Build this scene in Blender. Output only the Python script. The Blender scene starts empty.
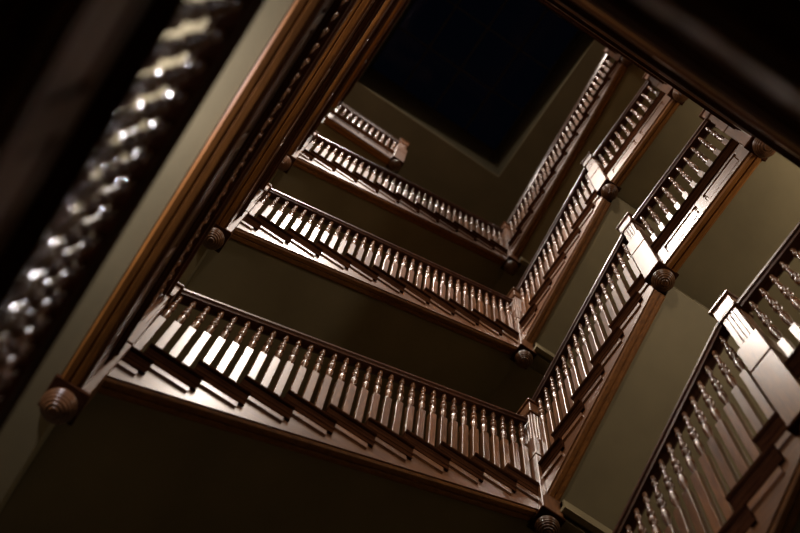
import bpy, math, random
from mathutils import Matrix, Vector
random.seed(4)
SC = bpy.context.scene
COL = SC.collection

# ------------------------------------------------------------------ sizes of the place (metres)
LX, LY = 2.582, 2.483            # open well, west-east and south-north
R, RUN = 0.153, 0.2377           # riser, going
SL = R / RUN
ST = 3.06                        # storey
F = {k: 4.99 + ST * (k - 1) for k in range(0, 4)}
F[4] = 4.99 + ST * 3 + 4 * R     # the top floor is four risers higher
NWF = 0.075                      # newel half width
WD = 1.15                        # stair width
ZC = 18.1                        # ceiling
YN = -LY

# ------------------------------------------------------------------ materials
def new_mat(name):
    m = bpy.data.materials.new(name); m.use_nodes = True
    nt = m.node_tree; b = nt.nodes['Principled BSDF']
    return m, nt, b

def wood(name, c1, c2, rough=0.34, axis=(1, 1, 1), coat=0.6, spec=0.18):
    m, nt, b = new_mat(name)
    tc = nt.nodes.new('ShaderNodeTexCoord')
    oi = nt.nodes.new('ShaderNodeObjectInfo')
    mp = nt.nodes.new('ShaderNodeMapping'); mp.inputs['Scale'].default_value = axis
    add = nt.nodes.new('ShaderNodeVectorMath'); add.operation = 'ADD'
    mul = nt.nodes.new('ShaderNodeMath'); mul.operation = 'MULTIPLY'; mul.inputs[1].default_value = 37.0
    nt.links.new(oi.outputs['Random'], mul.inputs[0])
    nt.links.new(tc.outputs['Object'], add.inputs[0]); nt.links.new(mul.outputs[0], add.inputs[1])
    nt.links.new(add.outputs[0], mp.inputs['Vector'])
    n = nt.nodes.new('ShaderNodeTexNoise'); n.inputs['Scale'].default_value = 5.0
    n.inputs['Detail'].default_value = 6; n.inputs['Roughness'].default_value = 0.62; n.inputs['Distortion'].default_value = 0.6
    nt.links.new(mp.outputs[0], n.inputs['Vector'])
    cr = nt.nodes.new('ShaderNodeValToRGB')
    cr.color_ramp.elements[0].position = 0.36; cr.color_ramp.elements[0].color = (*c1, 1)
    cr.color_ramp.elements[1].position = 0.66; cr.color_ramp.elements[1].color = (*c2, 1)
    nt.links.new(n.outputs['Fac'], cr.inputs['Fac'])
    hv = nt.nodes.new('ShaderNodeHueSaturation')
    mr = nt.nodes.new('ShaderNodeMapRange'); mr.inputs['To Min'].default_value = 0.8; mr.inputs['To Max'].default_value = 1.22
    nt.links.new(oi.outputs['Random'], mr.inputs['Value']); nt.links.new(mr.outputs[0], hv.inputs['Value'])
    nt.links.new(cr.outputs['Color'], hv.inputs['Color'])
    nt.links.new(hv.outputs['Color'], b.inputs['Base Color'])
    rr = nt.nodes.new('ShaderNodeMapRange'); rr.inputs['To Min'].default_value = rough - 0.06; rr.inputs['To Max'].default_value = rough + 0.08
    nt.links.new(n.outputs['Fac'], rr.inputs['Value']); nt.links.new(rr.outputs[0], b.inputs['Roughness'])
    b.inputs['Specular IOR Level'].default_value = spec
    b.inputs['Coat Weight'].default_value = coat; b.inputs['Coat Roughness'].default_value = 0.27
    bp = nt.nodes.new('ShaderNodeBump'); bp.inputs['Strength'].default_value = 0.03; bp.inputs['Distance'].default_value = 0.004
    nt.links.new(n.outputs['Fac'], bp.inputs['Height']); nt.links.new(bp.outputs[0], b.inputs['Normal'])
    return m

def plaster(name, c, var=0.12):
    m, nt, b = new_mat(name)
    tc = nt.nodes.new('ShaderNodeTexCoord')
    n = nt.nodes.new('ShaderNodeTexNoise'); n.inputs['Scale'].default_value = 2.2; n.inputs['Detail'].default_value = 5
    nt.links.new(tc.outputs['Object'], n.inputs['Vector'])
    cr = nt.nodes.new('ShaderNodeValToRGB')
    cr.color_ramp.elements[0].color = (*[x * (1 - var) for x in c], 1)
    cr.color_ramp.elements[1].color = (*[x * (1 + var) for x in c], 1)
    cr.color_ramp.elements[0].position = 0.3; cr.color_ramp.elements[1].position = 0.7
    nt.links.new(n.outputs['Fac'], cr.inputs['Fac']); nt.links.new(cr.outputs[0], b.inputs['Base Color'])
    n2 = nt.nodes.new('ShaderNodeTexNoise'); n2.inputs['Scale'].default_value = 60
    nt.links.new(tc.outputs['Object'], n2.inputs['Vector'])
    bp = nt.nodes.new('ShaderNodeBump'); bp.inputs['Strength'].default_value = 0.08; bp.inputs['Distance'].default_value = 0.004
    nt.links.new(n2.outputs['Fac'], bp.inputs['Height']); nt.links.new(bp.outputs[0], b.inputs['Normal'])
    b.inputs['Roughness'].default_value = 0.6; b.inputs['Specular IOR Level'].default_value = 0.25
    return m

W1, W2 = (0.078, 0.028, 0.009), (0.17, 0.068, 0.022)
M_VERT = wood('varnished_oak_upright', W1, W2, 0.36, (9, 9, 1.2))
M_TURN = wood('varnished_oak_turned', (0.08, 0.030, 0.012), (0.15, 0.060, 0.024), 0.22, (9, 9, 2), coat=0.3)
M_LONG = wood('varnished_oak_board', W1, W2, 0.36, (1.0, 9, 9))
M_RAIL = wood('dark_polished_handrail', (0.04, 0.013, 0.006), (0.085, 0.029, 0.013), 0.34, (1.0, 9, 9), coat=0.35)
M_TREAD = wood('dark_tread_wood', (0.020, 0.007, 0.0035), (0.042, 0.016, 0.007), 0.6, (1.2, 9, 9), coat=0.0, spec=0.0)  # much darker brown than the oak boards, uncoated
M_MOULD = wood('red_brown_moulding', (0.105, 0.039, 0.007), (0.195, 0.075, 0.014), 0.5, (1.0, 9, 9), coat=0.0, spec=0.2)
M_DROP = wood('varnished_oak_drop', (0.05, 0.021, 0.008), (0.10, 0.042, 0.016), 0.3, (5, 5, 5), coat=0.4)
M_PLAS = plaster('olive_plaster', (0.19, 0.159, 0.088))
M_WALL = plaster('olive_wall_paint', (0.16, 0.135, 0.08))
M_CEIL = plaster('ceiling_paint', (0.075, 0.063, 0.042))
M_FLOOR = wood('floor_boards', (0.10, 0.045, 0.02), (0.18, 0.085, 0.04), 0.5, (1, 8, 1), coat=0)
M_IRON, _nt, _b = new_mat('dark_skylight_bars'); _b.inputs['Base Color'].default_value = (0.006, 0.006, 0.007, 1); _b.inputs['Roughness'].default_value = 0.6
M_CURB = plaster('skylight_curb_shade_tone', (0.04, 0.034, 0.022))  # dark tone stands in for the light fading out up the shaft
M_GLASS, _nt, _b = new_mat('skylight_glass'); _b.inputs['Base Color'].default_value = (0.85, 0.9, 1, 1)
_b.inputs['Transmission Weight'].default_value = 1.0; _b.inputs['Roughness'].default_value = 0.02; _b.inputs['IOR'].default_value = 1.12

# ------------------------------------------------------------------ mesh helpers
class MB:
    def __init__(s): s.v = []; s.f = []; s.sm = []
    def add(s, vs, fs, smooth=False):
        b = len(s.v); s.v += [tuple(p) for p in vs]
        for f in fs: s.f.append(tuple(i + b for i in f)); s.sm.append(smooth)
        return s
    def box(s, x0, x1, y0, y1, z0, z1, ch=0.0):
        if ch <= 0:
            v = [(x0,y0,z0),(x1,y0,z0),(x1,y1,z0),(x0,y1,z0),(x0,y0,z1),(x1,y0,z1),(x1,y1,z1),(x0,y1,z1)]
            return s.add(v, [(3,2,1,0),(4,5,6,7),(0,1,5,4),(1,2,6,5),(2,3,7,6),(3,0,4,7)])
        # chamfered box: vertical loft of octagons
        def loop(z, i):
            a, b, c, d = x0+i, x1-i, y0+i, y1-i
            return [(a+ch,c,z),(b-ch,c,z),(b,c+ch,z),(b,d-ch,z),(b-ch,d,z),(a+ch,d,z),(a,d-ch,z),(a,c+ch,z)]
        L = [loop(z0, ch), loop(z0+ch, 0), loop(z1-ch, 0), loop(z1, ch)]
        return s.loft(L)
    def loft(s, loops, caps=True, smooth=False):
        n = len(loops[0]); v = [p for l in loops for p in l]; f = []
        for k in range(len(loops)-1):
            for i in range(n):
                j = (i+1) % n
                f.append((k*n+i, k*n+j, (k+1)*n+j, (k+1)*n+i))
        s.add(v, f, smooth)
        if caps:
            s.add(loops[0], [tuple(reversed(range(n)))]); s.add(loops[-1], [tuple(range(n))])
        return s
    def lathe(s, prof, n=14, cx=0, cy=0, smooth=True):
        loops = [[(cx+r*math.cos(2*math.pi*i/n), cy+r*math.sin(2*math.pi*i/n), z) for i in range(n)] for r, z in prof]
        return s.loft(loops, True, smooth)
    def sweep(s, prof, a0, z0, a1, z1, smooth=False):
        """profile [(o,h)] (o = outward into the well = -y), run along local x from (a0,z0) to (a1,z1)"""
        return s.loft([[(a0, -o, z0+h) for o, h in prof], [(a1, -o, z1+h) for o, h in prof]], True, smooth)
    def poly_prism(s, pts, o0, o1):
        """polygon in (a,z), thick from o0 to o1"""
        return s.loft([[(a, -o1, z) for a, z in pts], [(a, -o0, z) for a, z in pts]])
    def mesh(s, name, mat):
        me = bpy.data.meshes.new(name); me.from_pydata(s.v, [], s.f); me.validate()
        import bmesh
        bm = bmesh.new(); bm.from_mesh(me); bmesh.ops.recalc_face_normals(bm, faces=bm.faces); bm.to_mesh(me); bm.free()
        if len(me.polygons) == len(s.sm):
            me.polygons.foreach_set('use_smooth', s.sm)
        me.materials.append(mat); return me

def put(name, me, parent=None, loc=(0,0,0), rz=0.0, label=None):
    o = bpy.data.objects.new(name, me); COL.objects.link(o)
    o.location = loc; o.rotation_euler = (0, 0, rz)
    if parent: o.parent = parent
    if label: o['label'] = label
    return o
def thing(name, label, cat, loc, rz=0.0, group=None):
    o = bpy.data.objects.new(name, None); COL.objects.link(o); o.empty_display_size = 0.1
    o.location = loc; o.rotation_euler = (0, 0, rz); o['label'] = label; o['category'] = cat
    if group: o['group'] = group
    return o
def struct(name, mb, mat):
    o = put(name, mb.mesh(name, mat)); o['kind'] = 'structure'; return o

# every side of the well has its own local frame: x along the side, -y outward into the open well
SIDE = {'S': ((0, 0), 0.0), 'E': ((LX, 0), -math.pi/2), 'N': ((LX, YN), math.pi), 'W': ((0, YN), math.pi/2)}
def frame(side, z): (x, y), a = SIDE[side]; return (x, y, z), a

# ------------------------------------------------------------------ profiles
RAIL = [(o*1.25, h*1.05) for o, h in [(-0.022,0.0),(0.022,0.0),(0.026,0.016),(0.036,0.024),(0.038,0.038),(0.032,0.046),(0.034,0.056),(0.024,0.072),(0.0,0.078),(-0.024,0.072),(-0.034,0.056),(-0.032,0.046),(-0.038,0.038),(-0.036,0.024),(-0.026,0.016)]]
MOULD = [(0.020,0.012),(0.020,-0.012),(0.012,-0.022),(-0.012,-0.024),(-0.016,-0.016),(-0.022,-0.016),(-0.026,-0.024),(-0.050,-0.026),(-0.056,-0.018),(-0.062,-0.014),(-0.062,0.012)]
NOSE = [(0.0,0.0),(0.062,0.0),(0.070,-0.007),(0.072,-0.015),(0.068,-0.026),(0.060,-0.032),(0.054,-0.034),(0.053,-0.042),(0.048,-0.060),(0.046,-0.080),(0.052,-0.086),(0.052,-0.098),(0.048,-0.104),(0.046,-0.142),(0.0,-0.142)]
LNOSE = [(-0.03,0.0),(0.046,0.0),(0.054,-0.008),(0.056,-0.018),(0.052,-0.030),(0.046,-0.036),(0.045,-0.05),(0.041,-0.085),(0.046,-0.092),(0.046,-0.105),(0.043,-0.112),(0.041,-0.180),(-0.03,-0.180)]

def turned(z0, z1, mb, rmax=0.0235):
    P = [(0,.70),(.02,.70),(.035,.46),(.06,.44),(.10,.66),(.17,.90),(.25,1.0),(.32,.88),(.38,.56),(.41,.42),(.43,.74),(.455,.96),(.48,1.0),(.505,.96),(.53,.74),(.545,.42),(.565,.46),(.585,.84),(.61,.92),(.635,.84),(.66,.70),(.74,.54),(.80,.40),(.82,.40),(.84,.70),(.865,.80),(.89,.70),(.91,.42),(.93,.42),(.95,.62),(1.0,.62)]
    mb.lathe([(r*rmax, z0+t*(z1-z0)) for t, r in P], 12)
def baluster_mesh(zb, zt, name='baluster', hw=0.0225):
    """block from 0 to zb, turned part from zb to zt"""
    mb = MB(); mb.box(-hw, hw, -hw, hw, 0.0, zb, 0.003); turned(zb-0.001, zt, mb)
    return mb.mesh(name, M_VERT)
def split_baluster(zb, zt, hw=0.0225):
    mb = MB(); mb.box(-hw, hw, -hw, hw, 0.0, zb, 0.003); a = mb.mesh('baluster', M_VERT)
    mb = MB(); turned(zb-0.001, zt, mb); b = mb.mesh('turned_spindle', M_TURN)
    return a, b
def put_baluster(pair, parent, loc):
    o = put('baluster', pair[0], parent, loc); put('turned_spindle', pair[1], o)
    return o

# ------------------------------------------------------------------ newel posts
NEWEL_CACHE = {}
def newel(label, x, y, z, bottom, top, group, rz=0.0):
    key = (round(bottom,3), round(top,3))
    if key not in NEWEL_CACHE:
        h = NWF
        p = MB(); p.box(-h, h, -h, h, bottom, 0.288, 0.004); p.box(-h+.014, h-.014, -h+.014, h-.014, 0.28, 0.316)
        p.box(-h, h, -h, h, 0.308, 0.60, 0.004)
        s = MB(); q = 0.054; s.box(-q, q, -q, q, 0.598, top-0.20, 0.003)
        for sx, sy in ((1,0),(-1,0),(0,1),(0,-1)):           # three raised reeds on each face of the neck
            for t in (-0.024, 0.0, 0.024):
                x0, y0 = sx*q + (t if sy else 0), sy*q + (t if sx else 0)
                s.box(x0-.007, x0+.007, y0-.007, y0+.007, 0.64, top-0.235, 0.003)
        s.box(-q-.012, q+.012, -q-.012, q+.012, top-0.215, top-0.195, 0.004)
        c = MB(); w = 0.068; c.box(-w, w, -w, w, top-0.197, top-0.045, 0.004); c.box(-w-.014, w+.014, -w-.014, w+.014, top-0.045, top-0.018, 0.006)
        c.loft([[(-w,-w,top-0.018),(w,-w,top-0.018),(w,w,top-0.018),(-w,w,top-0.018)],[(-.02,-.02,top),(.02,-.02,top),(.02,.02,top),(-.02,.02,top)]])
        b = MB(); b.box(-h-.008, h+.008, -h-.008, h+.008, bottom-0.016, bottom+0.004, 0.004)
        d = MB(); rb = 0.074; zc = bottom-0.078; prof = []
        n = 84
        for i in range(n+1):
            t = math.pi*i/n; ring = 0.0026*math.cos(t*26) if 0.35 < t < 2.95 else 0
            prof.append((max(0.001, (rb+ring)*math.sin(t)), zc + (rb+ring)*math.cos(t)*0.96))
        d.lathe([(0.045, bottom-0.012)] + [p for p in prof if p[1] < zc+0.055], 28)
        NEWEL_CACHE[key] = [('post', p.mesh('post', M_VERT)), ('fluted_neck', s.mesh('fluted_neck', M_VERT)), ('cap', c.mesh('cap', M_VERT)),
                            ('base_moulding', b.mesh('base_moulding', M_TREAD)), ('pendant_drop', d.mesh('pendant_drop', M_DROP))]
    t = thing('newel_post', label, 'newel post', (x, y, z), rz, group)
    for nm, me in NEWEL_CACHE[key]: put(nm, me, t)
    return t

# ------------------------------------------------------------------ flights
def flight_parts(a_of, n0, n1, a_start, a_end, rail_h, end_level, base_off=0.0):
    """meshes in the local frame of a side; z relative to the flight's lower floor"""
    P = {}
    line = lambda a: n0*R + (a - a_of(n0))*SL          # nosing line
    bot = lambda a: line(a) - 0.445
    # string: saw tooth top, sloping bottom
    pts = [(a_start, bot(a_start)), (a_end, bot(a_end))]
    saw = []
    for n in range(n0, n1+1):
        a0, a1 = max(a_of(n), a_start), min(a_of(n+1), a_end)
        if a1 <= a0: continue
        saw += [(a0, n*R-0.03), (a1, n*R-0.03)]
    pts = pts + list(reversed(saw))
    P['string'] = MB().poly_prism(pts, -0.012, 0.030).mesh('string_board', M_LONG)
    P['mould'] = MB().sweep(MOULD, a_start, bot(a_start), a_end, bot(a_end)).mesh('string_moulding', M_MOULD)
    P['soffit'] = MB().loft([[(a_start-.07, 0.064, bot(a_start-.07)), (a_start-.07, WD-.004, bot(a_start-.07)), (a_start-.07, WD-.004, bot(a_start-.07)+.03), (a_start-.07, 0.064, bot(a_start-.07)+.03)],
                             [(a_end+.07, 0.064, bot(a_end+.07)), (a_end+.07, WD-.004, bot(a_end+.07)), (a_end+.07, WD-.004, bot(a_end+.07)+.03), (a_end+.07, 0.064, bot(a_end+.07)+.03)]]).mesh('soffit', M_PLAS)
    P['line'] = line
    return P

def build_flight(side, k, floor, n0, n1, a_ref, n_ref, a_start, a_end, rail_off, lab_f, lab_b, block_off, turn_top, cache={}):
    a_of = lambda n: a_ref + RUN*(n - n_ref)
    key = (side, n0, n1, round(a_ref,3), round(a_end,3))
    if key not in cache:
        P = flight_parts(a_of, n0, n1, a_start, a_end, rail_off, n1)
        line = P['line']
        treads = []
        for n in range(n0, n1+1):
            s0, s1 = a_of(n), a_of(n+1)
            lo = max(s0-0.005, a_start); hi = min(s1+0.060, a_end)
            if hi - lo < 0.02: continue
            mb = MB()
            mb.box(s0-0.028, min(s1+0.015, a_end), 0.0 if s0-0.028 > a_start else 0.08, WD-.004, n*R-0.036, n*R, 0.006)          # board with front nosing
            mb.box(s0, s0+0.02, 0.013, WD-.004, (n-1)*R, n*R-0.03)                                # riser
            mb.sweep(NOSE, lo, n*R, hi, n*R)                                                      # return nosing and its bed moulding
            br = None
            b0, b1 = max(s0+0.045, a_start), min(s1+0.028, a_end)
            if b1 - b0 > 0.03:
                bb = MB(); bb.sweep([(0.028,-0.10),(0.040,-0.10),(0.042,-0.105),(0.042,-0.196),(0.040,-0.200),(0.028,-0.200)], b0, n*R, b1, n*R)
                bb.box(b0, b1, -0.034, -0.028, n*R-0.209, n*R-0.2005)
                br = bb.mesh('step_bracket', M_LONG)
            treads.append((mb.mesh('tread', M_TREAD), br))
        P['treads'] = treads
        rb = lambda a: line(a) + rail_off
        ra, rz_ = (a_start+0.004, a_end-0.004)
        P['rail'] = MB().sweep(RAIL, ra, rb(ra), rz_, rb(rz_)).mesh('handrail', M_RAIL)
        # three balusters to a tread, the block growing along the tread so the turnings follow the rail
        spots = []; vari = []
        for i in range(3):
            da = 0.030 + RUN/3*i
            zb = da*SL + block_off; zt = da*SL + rail_off + 0.006
            vari.append(split_baluster(zb, zt))
        for n in range(n0, n1+1):
            for i in range(3):
                a = a_of(n) + 0.030 + RUN/3*i
                if a_start + 0.014 < a < a_end - 0.024: spots.append((i, a, n*R))
        P['vari'] = vari; P['spots'] = spots
        cache[key] = P
    P = cache[key]
    loc, rz = frame(side, floor)
    t = thing('stair_flight', lab_f, 'staircase', loc, rz, 'stair flights round the well')
    put('string_board', P['string'], t); put('string_moulding', P['mould'], t, label='red-brown moulding along the bottom of the string')
    put('soffit', P['soffit'], t, label='olive plaster soffit under the flight')
    for tm, br in P['treads']:
        o = put('tread', tm, t)
        if br: put('step_bracket', br, o)
    b = thing('stair_balustrade', lab_b, 'balustrade', loc, rz, 'balustrades of the stair flights')
    put('handrail', P['rail'], b, label='dark polished handrail')
    for i, a, z in P['spots']: put_baluster(P['vari'][i], b, (a, 0, z))
    return t, b

# ------------------------------------------------------------------ landings: fascia and balustrade
LBAL = split_baluster(0.27, 0.945)
def build_landing(side, floor, a0, a1, lab_f, lab_b, npan, out=0.0, cache={}):
    key = (round(a1-a0,3), npan)
    L = a1 - a0
    if key not in cache:
        f = MB(); f.box(0, L, -0.022, 0.012, -0.365, 0.0)
        # stiles and rails standing proud of the sunk panels
        zt, zb = -0.050, -0.365
        pz1, pz0 = -0.105, -0.300
        st = 0.075
        w = (L - st*(npan+1))/npan
        f.box(0, L, -0.034, -0.012, pz1, 0.0); f.box(0, L, -0.034, -0.012, zb, pz0)
        for i in range(npan+1):
            x = i*(w+st); f.box(x, x+st, -0.034, -0.012, pz0-.001, pz1+.001)
        pans = []
        for i in range(npan):
            x = st + i*(w+st); g = 0.014
            p = MB(); p.loft([[(x+g,-0.021,pz0+g),(x+w-g,-0.021,pz0+g),(x+w-g,-0.021,pz1-g),(x+g,-0.021,pz1-g)],
                              [(x+g+.008,-0.030,pz0+g+.008),(x+w-g-.008,-0.030,pz0+g+.008),(x+w-g-.008,-0.030,pz1-g-.008),(x+g+.008,-0.030,pz1-g-.008)]])
            pans.append(p.mesh('panel', M_LONG))
        nb = max(1, int(round((L)/0.0885))); sp = L/nb
        cache[key] = dict(f=f.mesh('fascia_board', M_LONG), pans=pans,
            nose=MB().sweep(LNOSE, 0, 0.13, L, 0.13).mesh('landing_nosing', M_TREAD),
            mould=MB().sweep(MOULD, 0, -0.365, L, -0.365).mesh('fascia_moulding', M_MOULD),
            rail=MB().sweep(RAIL, 0.0, 1.07, L, 1.07).mesh('handrail', M_RAIL),
            spots=[(j+0.5)*sp for j in range(nb)])
    P = cache[key]
    (x, y, z), rz = frame(side, floor)
    off = Vector((a0, -out, 0)); off.rotate(Matrix.Rotation(rz, 3, 'Z'))
    loc = (x+off.x, y+off.y, floor)
    t = thing('landing_fascia', lab_f, 'landing', loc, rz, 'panelled landing edges')
    fb = put('fascia_board', P['f'], t)
    for p in P['pans']: put('panel', p, fb)
    put('landing_nosing', P['nose'], t, label='dark nosing under the balusters'); put('fascia_moulding', P['mould'], t, label='red-brown moulding along the bottom of the fascia')
    b = thing('landing_balustrade', lab_b, 'balustrade', loc, rz, 'balustrades of the landings')
    put('handrail', P['rail'], b, label='dark polished handrail')
    for a in P['spots']: put_baluster(LBAL, b, (a, 0, 0.13))
    return t, b

# ---- levels as they read in the photograph, from the nearest storey upward
LV = {0: 'nearest', 1: 'lowest full', 2: 'middle', 3: 'upper', 4: 'topmost'}
S_F = {1: 'long wooden flight low in the picture, largest of the three on the left',
       2: 'wooden flight between the other two left flights, its string glaring white at the left',
       3: 'smallest and farthest of the three wooden flights descending to the left'}
S_B = {1: 'railing on the lowest and largest left flight, with pale square based balusters',
       2: 'railing on the middle left flight, between the largest and the smallest left railings',
       3: 'railing on the highest left flight, just below the short railing with orange post'}
E_F = {0: 'flight cut off by the lower right corner, nearest on the right side',
       1: 'right-hand flight between the lowest corner post and the bright post in mid right',
       2: 'right-hand flight second from the top, rising from the middle corner post',
       3: 'narrow distant flight on the right without an intermediate post, highest of the right flights'}
E_B = {0: 'railing at the lower right edge with large spindles, nearest of the right railings',
       1: 'railing rising from the lowest corner post to the bright mid right post',
       2: 'railing rising from the middle corner post to the second right-hand post',
       3: 'long thin railing with glinting spindles beside the black skylight, highest on the right'}
for k in (1, 2, 3):
    build_flight('S', k, F[k], 1, 12, 0.14, 3, NWF-0.003, LX-NWF+0.003, 0.93, S_F[k], S_B[k], 0.50, 0.9)
YM = {0: 1.424+RUN, 1: 1.424, 2: 1.424}
for k in (0, 1, 2):
    sh = 1 if k == 0 else 0
    build_flight('E', k, F[k], 13-sh, 19, 0.0, 14-sh, NWF-0.003, YM[k]-NWF+0.003, 1.08+0.09*sh, E_F[k], E_B[k], 0.58+0.03*sh, 1.0)
build_flight('E', 3, F[3], 13, 23, 0.0, 14, NWF-0.003, LY-NWF+0.003, 1.08, E_F[3], E_B[3], 0.58, 1.0)

EL_F = {0: 'panelled landing edge at the right border, behind the white glaring post', 1: 'bright panelled landing edge at the upper right, above the mid right post', 2: 'smaller panelled landing edge right of the top right flight, above the second right-hand post'}
EL_B = {0: 'landing railing cut by the right border beside the white glaring post', 1: 'landing railing at the upper right over the bright panelled edge', 2: 'landing railing second from the top right, over the smaller panelled edge'}
for k in (0, 1, 2):
    build_landing('E', F[k+1], YM[k]+NWF-.003, LY-NWF+.003, EL_F[k], EL_B[k], 2)
WL_F = {0: 'dark out of focus landing edge at the far left border', 1: 'landing edge with the bright orange-brown underside running up from the lower left drop', 2: 'second dark landing edge of the left stack, right of the orange-brown one', 3: 'third dark landing edge of the left stack', 4: 'innermost dark landing edge of the left stack, next to the black skylight'}
WL_B = {0: 'blurred railing at the left with big glinting spindles', 1: 'railing with a line of small glints above the orange-brown landing edge', 2: 'railing over the second landing edge of the left stack', 3: 'railing over the third landing edge of the left stack', 4: 'railing innermost in the left stack, beside the black skylight'}
NL_F = {0: 'dark blurred landing edge across the upper right corner', 1: 'dark red-brown landing edge below the blurred spindles at upper right', 2: 'second dark landing edge of the upper right stack', 3: 'third dark landing edge of the upper right stack', 4: 'innermost dark landing edge of the upper right stack, next to the black skylight'}
NL_B = {0: 'blurred railing with glints in the upper right corner', 1: 'railing over the dark red-brown landing edge at upper right', 2: 'railing over the second landing edge of the upper right stack', 3: 'railing over the third landing edge of the upper right stack', 4: 'railing innermost in the upper right stack, beside the black skylight'}
for k in range(0, 5):
    build_landing('W', F[k], 0.0, LY-NWF+.003, WL_F[k], WL_B[k], 4, 0.0 if k else -0.012)
    build_landing('N', F[k], NWF-.003, LX, NL_F[k], NL_B[k], 4, -0.035 if k else -0.03)
XS4 = 1.02
build_landing('S', F[4], 0.0, XS4-NWF+.003, 'short red-brown panelled landing edge at top left, ending at an orange post', 'short railing at the top left ending at an orange post', 2, -0.09)

GN = 'newel posts with drops'
for k, t in ((1, 'corner post with the largest ribbed drop, at the lower left below the orange landing edge'), (2, 'corner post with ribbed drop at the left end of the middle left flight'), (3, 'corner post with small drop at the left end of the highest left flight')):
    newel(t, 0, 0, F[k], -0.375, 1.36, GN)
for k, t in ((1, 'corner post at the bottom centre where the largest flights meet'), (2, 'corner post in the centre where the middle flights meet'), (3, 'corner post where the highest left and right flights meet, smallest of the three')):
    newel(t, LX, 0, F[k]+13*R, -0.49, 1.32, GN)
for k, t in ((0, 'white glaring post at the right border, largest of the right-hand posts'), (1, 'bright post with ribbed drop in the right half, between the lower flight and panelled landing'), (2, 'post with ribbed drop, second on the right from the top, smaller')):
    newel(t, LX, -YM[k], F[k+1], -0.375, 1.22 if k else 1.29, GN)
for k, t in ((1, 'corner post hidden by the right border beam'), (2, 'corner post half hidden by the dark beam at the end of the bright panelled landing'), (3, 'corner post half hidden by the dark beam at the end of the smaller panelled landing'), (4, 'corner post with tiny drop at the top end of the narrow distant flight')):
    newel(t, LX, YN, F[k], -0.375, 1.22, GN)
newel('orange-brown lit post at the free end of the short top railing', XS4-0.01, 0.09, F[4], -0.375, 1.22, GN)

# ------------------------------------------------------------------ setting: slabs, walls, ceiling, skylight
XW, XE, YS, YNN = -1.5, LX+WD, WD, YN-1.5
ZF = -1.12
def slab(x0, x1, y0, y1, zt, zb):
    struct('ceiling', MB().box(x0, x1, y0, y1, zb, zt-0.03), M_PLAS)
    struct('floor', MB().box(x0, x1, y0, y1, zt-0.03, zt), M_FLOOR)
E_ = 0.055
for k in range(0, 5):
    zt, zb = F[k], F[k]-0.365
    xs = -0.335 if k < 4 else XS4
    slab(XW, -0.068 if k else -0.08, YNN, 0.0, zt, zb)                                  # west
    slab(XW, 0.0 if k < 4 else xs, 0.156 if k == 4 else 0.0, YS, zt if k == 4 else zt, zb)      # south-west corner
    slab(-0.06, XE, YNN, YN-0.10, zt, zb)                                # north
    if k: slab(LX+0.066, XE, YN-0.10, -YM.get(k-1, LY-.1) if k < 4 else YN, zt, zb)   # east landing
for k in range(0, 4):
    zp = F[k]+13*R - (R if k == 0 else 0)
    slab(LX-0.006, XE, 0.076, YS, zp, zp-0.385)
    t = MB(); t.box(LX+0.06, XE, -0.050, -0.014, zp-0.42, zp-0.37); t.box(LX+0.06, XE, -0.115, -0.075, zp-0.405, zp-0.30); t.box(LX+0.06, XE, -0.10, 0.08, zp-0.36, zp-0.30)
    struct('trim_%d' % (k+1), t, M_PLAS)
TW = 0.15
struct('floor', MB().box(XW-TW, XE+TW, YNN-TW, YS+TW, ZF-0.1, ZF), M_FLOOR)
ZT = 20.7
struct('wall_west', MB().box(XW-TW, XW, YNN-TW, YS+TW, ZF, ZC), M_WALL)
struct('wall_east', MB().box(XE, XE+TW, YNN-TW, YS+TW, ZF, ZC), M_WALL)
struct('wall_south', MB().box(XW, XE, YS, YS+TW, ZF, ZC), M_WALL)
struct('wall_north', MB().box(XW, XE, YNN-TW, YNN, ZF, ZC), M_WALL)
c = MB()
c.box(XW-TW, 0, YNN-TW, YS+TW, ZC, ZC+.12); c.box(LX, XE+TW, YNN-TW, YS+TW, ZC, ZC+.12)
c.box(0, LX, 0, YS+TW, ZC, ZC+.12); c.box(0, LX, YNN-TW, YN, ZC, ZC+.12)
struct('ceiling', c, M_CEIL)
s = MB()
s.box(-.1, 0, YN-.1, .1, ZC+.12, ZT); s.box(LX, LX+.1, YN-.1, .1, ZC+.12, ZT); s.box(0, LX, 0, .1, ZC+.12, ZT); s.box(0, LX, YN-.1, YN, ZC+.12, ZT)
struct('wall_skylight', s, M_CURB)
fr = MB()
for i in range(5):
    x = LX*i/4; fr.box(x-.015, x+.015, YN, 0, ZT-.05, ZT)
for i in range(4):
    y = YN*i/3; fr.box(0, LX, y-.012, y+.012, ZT-.04, ZT)
struct('window_1', fr, M_IRON)
g = struct('window_2', MB().box(-.1, LX+.1, YN-.1, .1, ZT, ZT+.01), M_GLASS)

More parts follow.
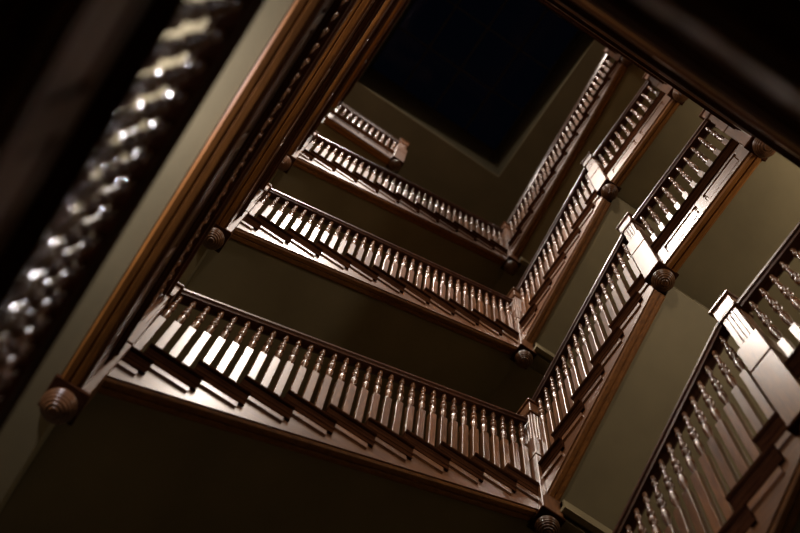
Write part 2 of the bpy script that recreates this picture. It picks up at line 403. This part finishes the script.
# ------------------------------------------------------------------ light: landing lamps, added glare spots and fill at the top, night outside
def lamp(name, loc, e, col=(1, .86, .74), r=0.12):
    d = bpy.data.lights.new(name, 'POINT'); d.energy = e; d.color = col; d.shadow_soft_size = r
    o = bpy.data.objects.new(name, d); COL.objects.link(o); o.location = loc; return o
def glare_spot(loc, e, col, cone):
    d = bpy.data.lights.new('ceiling_glare_spot', 'SPOT'); d.energy = e; d.color = col; d.shadow_soft_size = 0.08
    d.spot_size = math.radians(cone); d.spot_blend = 0.35
    o = bpy.data.objects.new('ceiling_glare_spot', d); COL.objects.link(o); o.location = loc; return o
for k, en, ew, ee in ((0, 8, 110, 0), (1, 110, 60, 68), (2, 160, 130, 25), (3, 560, 480, 0), (4, 650, 420, 0)):
    c = (.98, .92, 1) if k == 0 else (1, .85, .74)
    if k < 3:
        lamp('landing_light', (0.50, YN-1.0, F[k]+2.52), en, c, 0.08)
        lamp('landing_light', (-0.8, -1.4, F[k]+2.52), ew, c, 0.08)
    else:                                     # unseen spots added for the glare, aimed down to spare the ceiling
        up = 2.52 if k < 4 else 3.2
        glare_spot((0.50, YN-0.45, F[k]+up), en, c, 125)
        glare_spot((-0.45, -0.9, F[k]+up), ew, c, 125)
        lamp('landing_light', (-0.9, YN-0.9, F[k]+up-0.2), 55 if k == 3 else 420, (1, .84, .66), 0.08)  # unseen fill added to brighten the dark ceiling and upper storeys
    if ee: lamp('landing_light', (LX+0.85, YN-0.9, F[k]+2.05), ee, (1, .85, .72), 0.08)
w = bpy.data.worlds.new('night'); SC.world = w; w.use_nodes = True
w.node_tree.nodes['Background'].inputs['Color'].default_value = (0.25, 0.35, 0.7, 1)
w.node_tree.nodes['Background'].inputs['Strength'].default_value = 0.002

# ------------------------------------------------------------------ camera: on the ground floor looking up the well
cam = bpy.data.cameras.new('camera'); co = bpy.data.objects.new('camera', cam); COL.objects.link(co)
Rm = ((0.83213497, -0.55178173, 0.05557267), (0.54695555, 0.80002172, -0.24658645), (0.09160255, 0.23558899, 0.96752612))
m = Matrix.Identity(4)
for i in range(3):
    m[i][0] = Rm[0][i]; m[i][1] = -Rm[1][i]; m[i][2] = -Rm[2][i]
m[0][3], m[1][3], m[2][3] = 0.401, -2.387, 0.0
co.matrix_world = m
cam.sensor_width = 36.0; cam.lens = 54.0; cam.clip_start = 0.02
cam.dof.use_dof = True; cam.dof.focus_distance = 8.0; cam.dof.aperture_fstop = 1.6
SC.camera = co
SC.view_settings.view_transform = 'Standard'; SC.view_settings.look = 'None'
SC.view_settings.exposure = 0.0; SC.view_settings.gamma = 1.0; SC.view_settings.use_curve_mapping = False
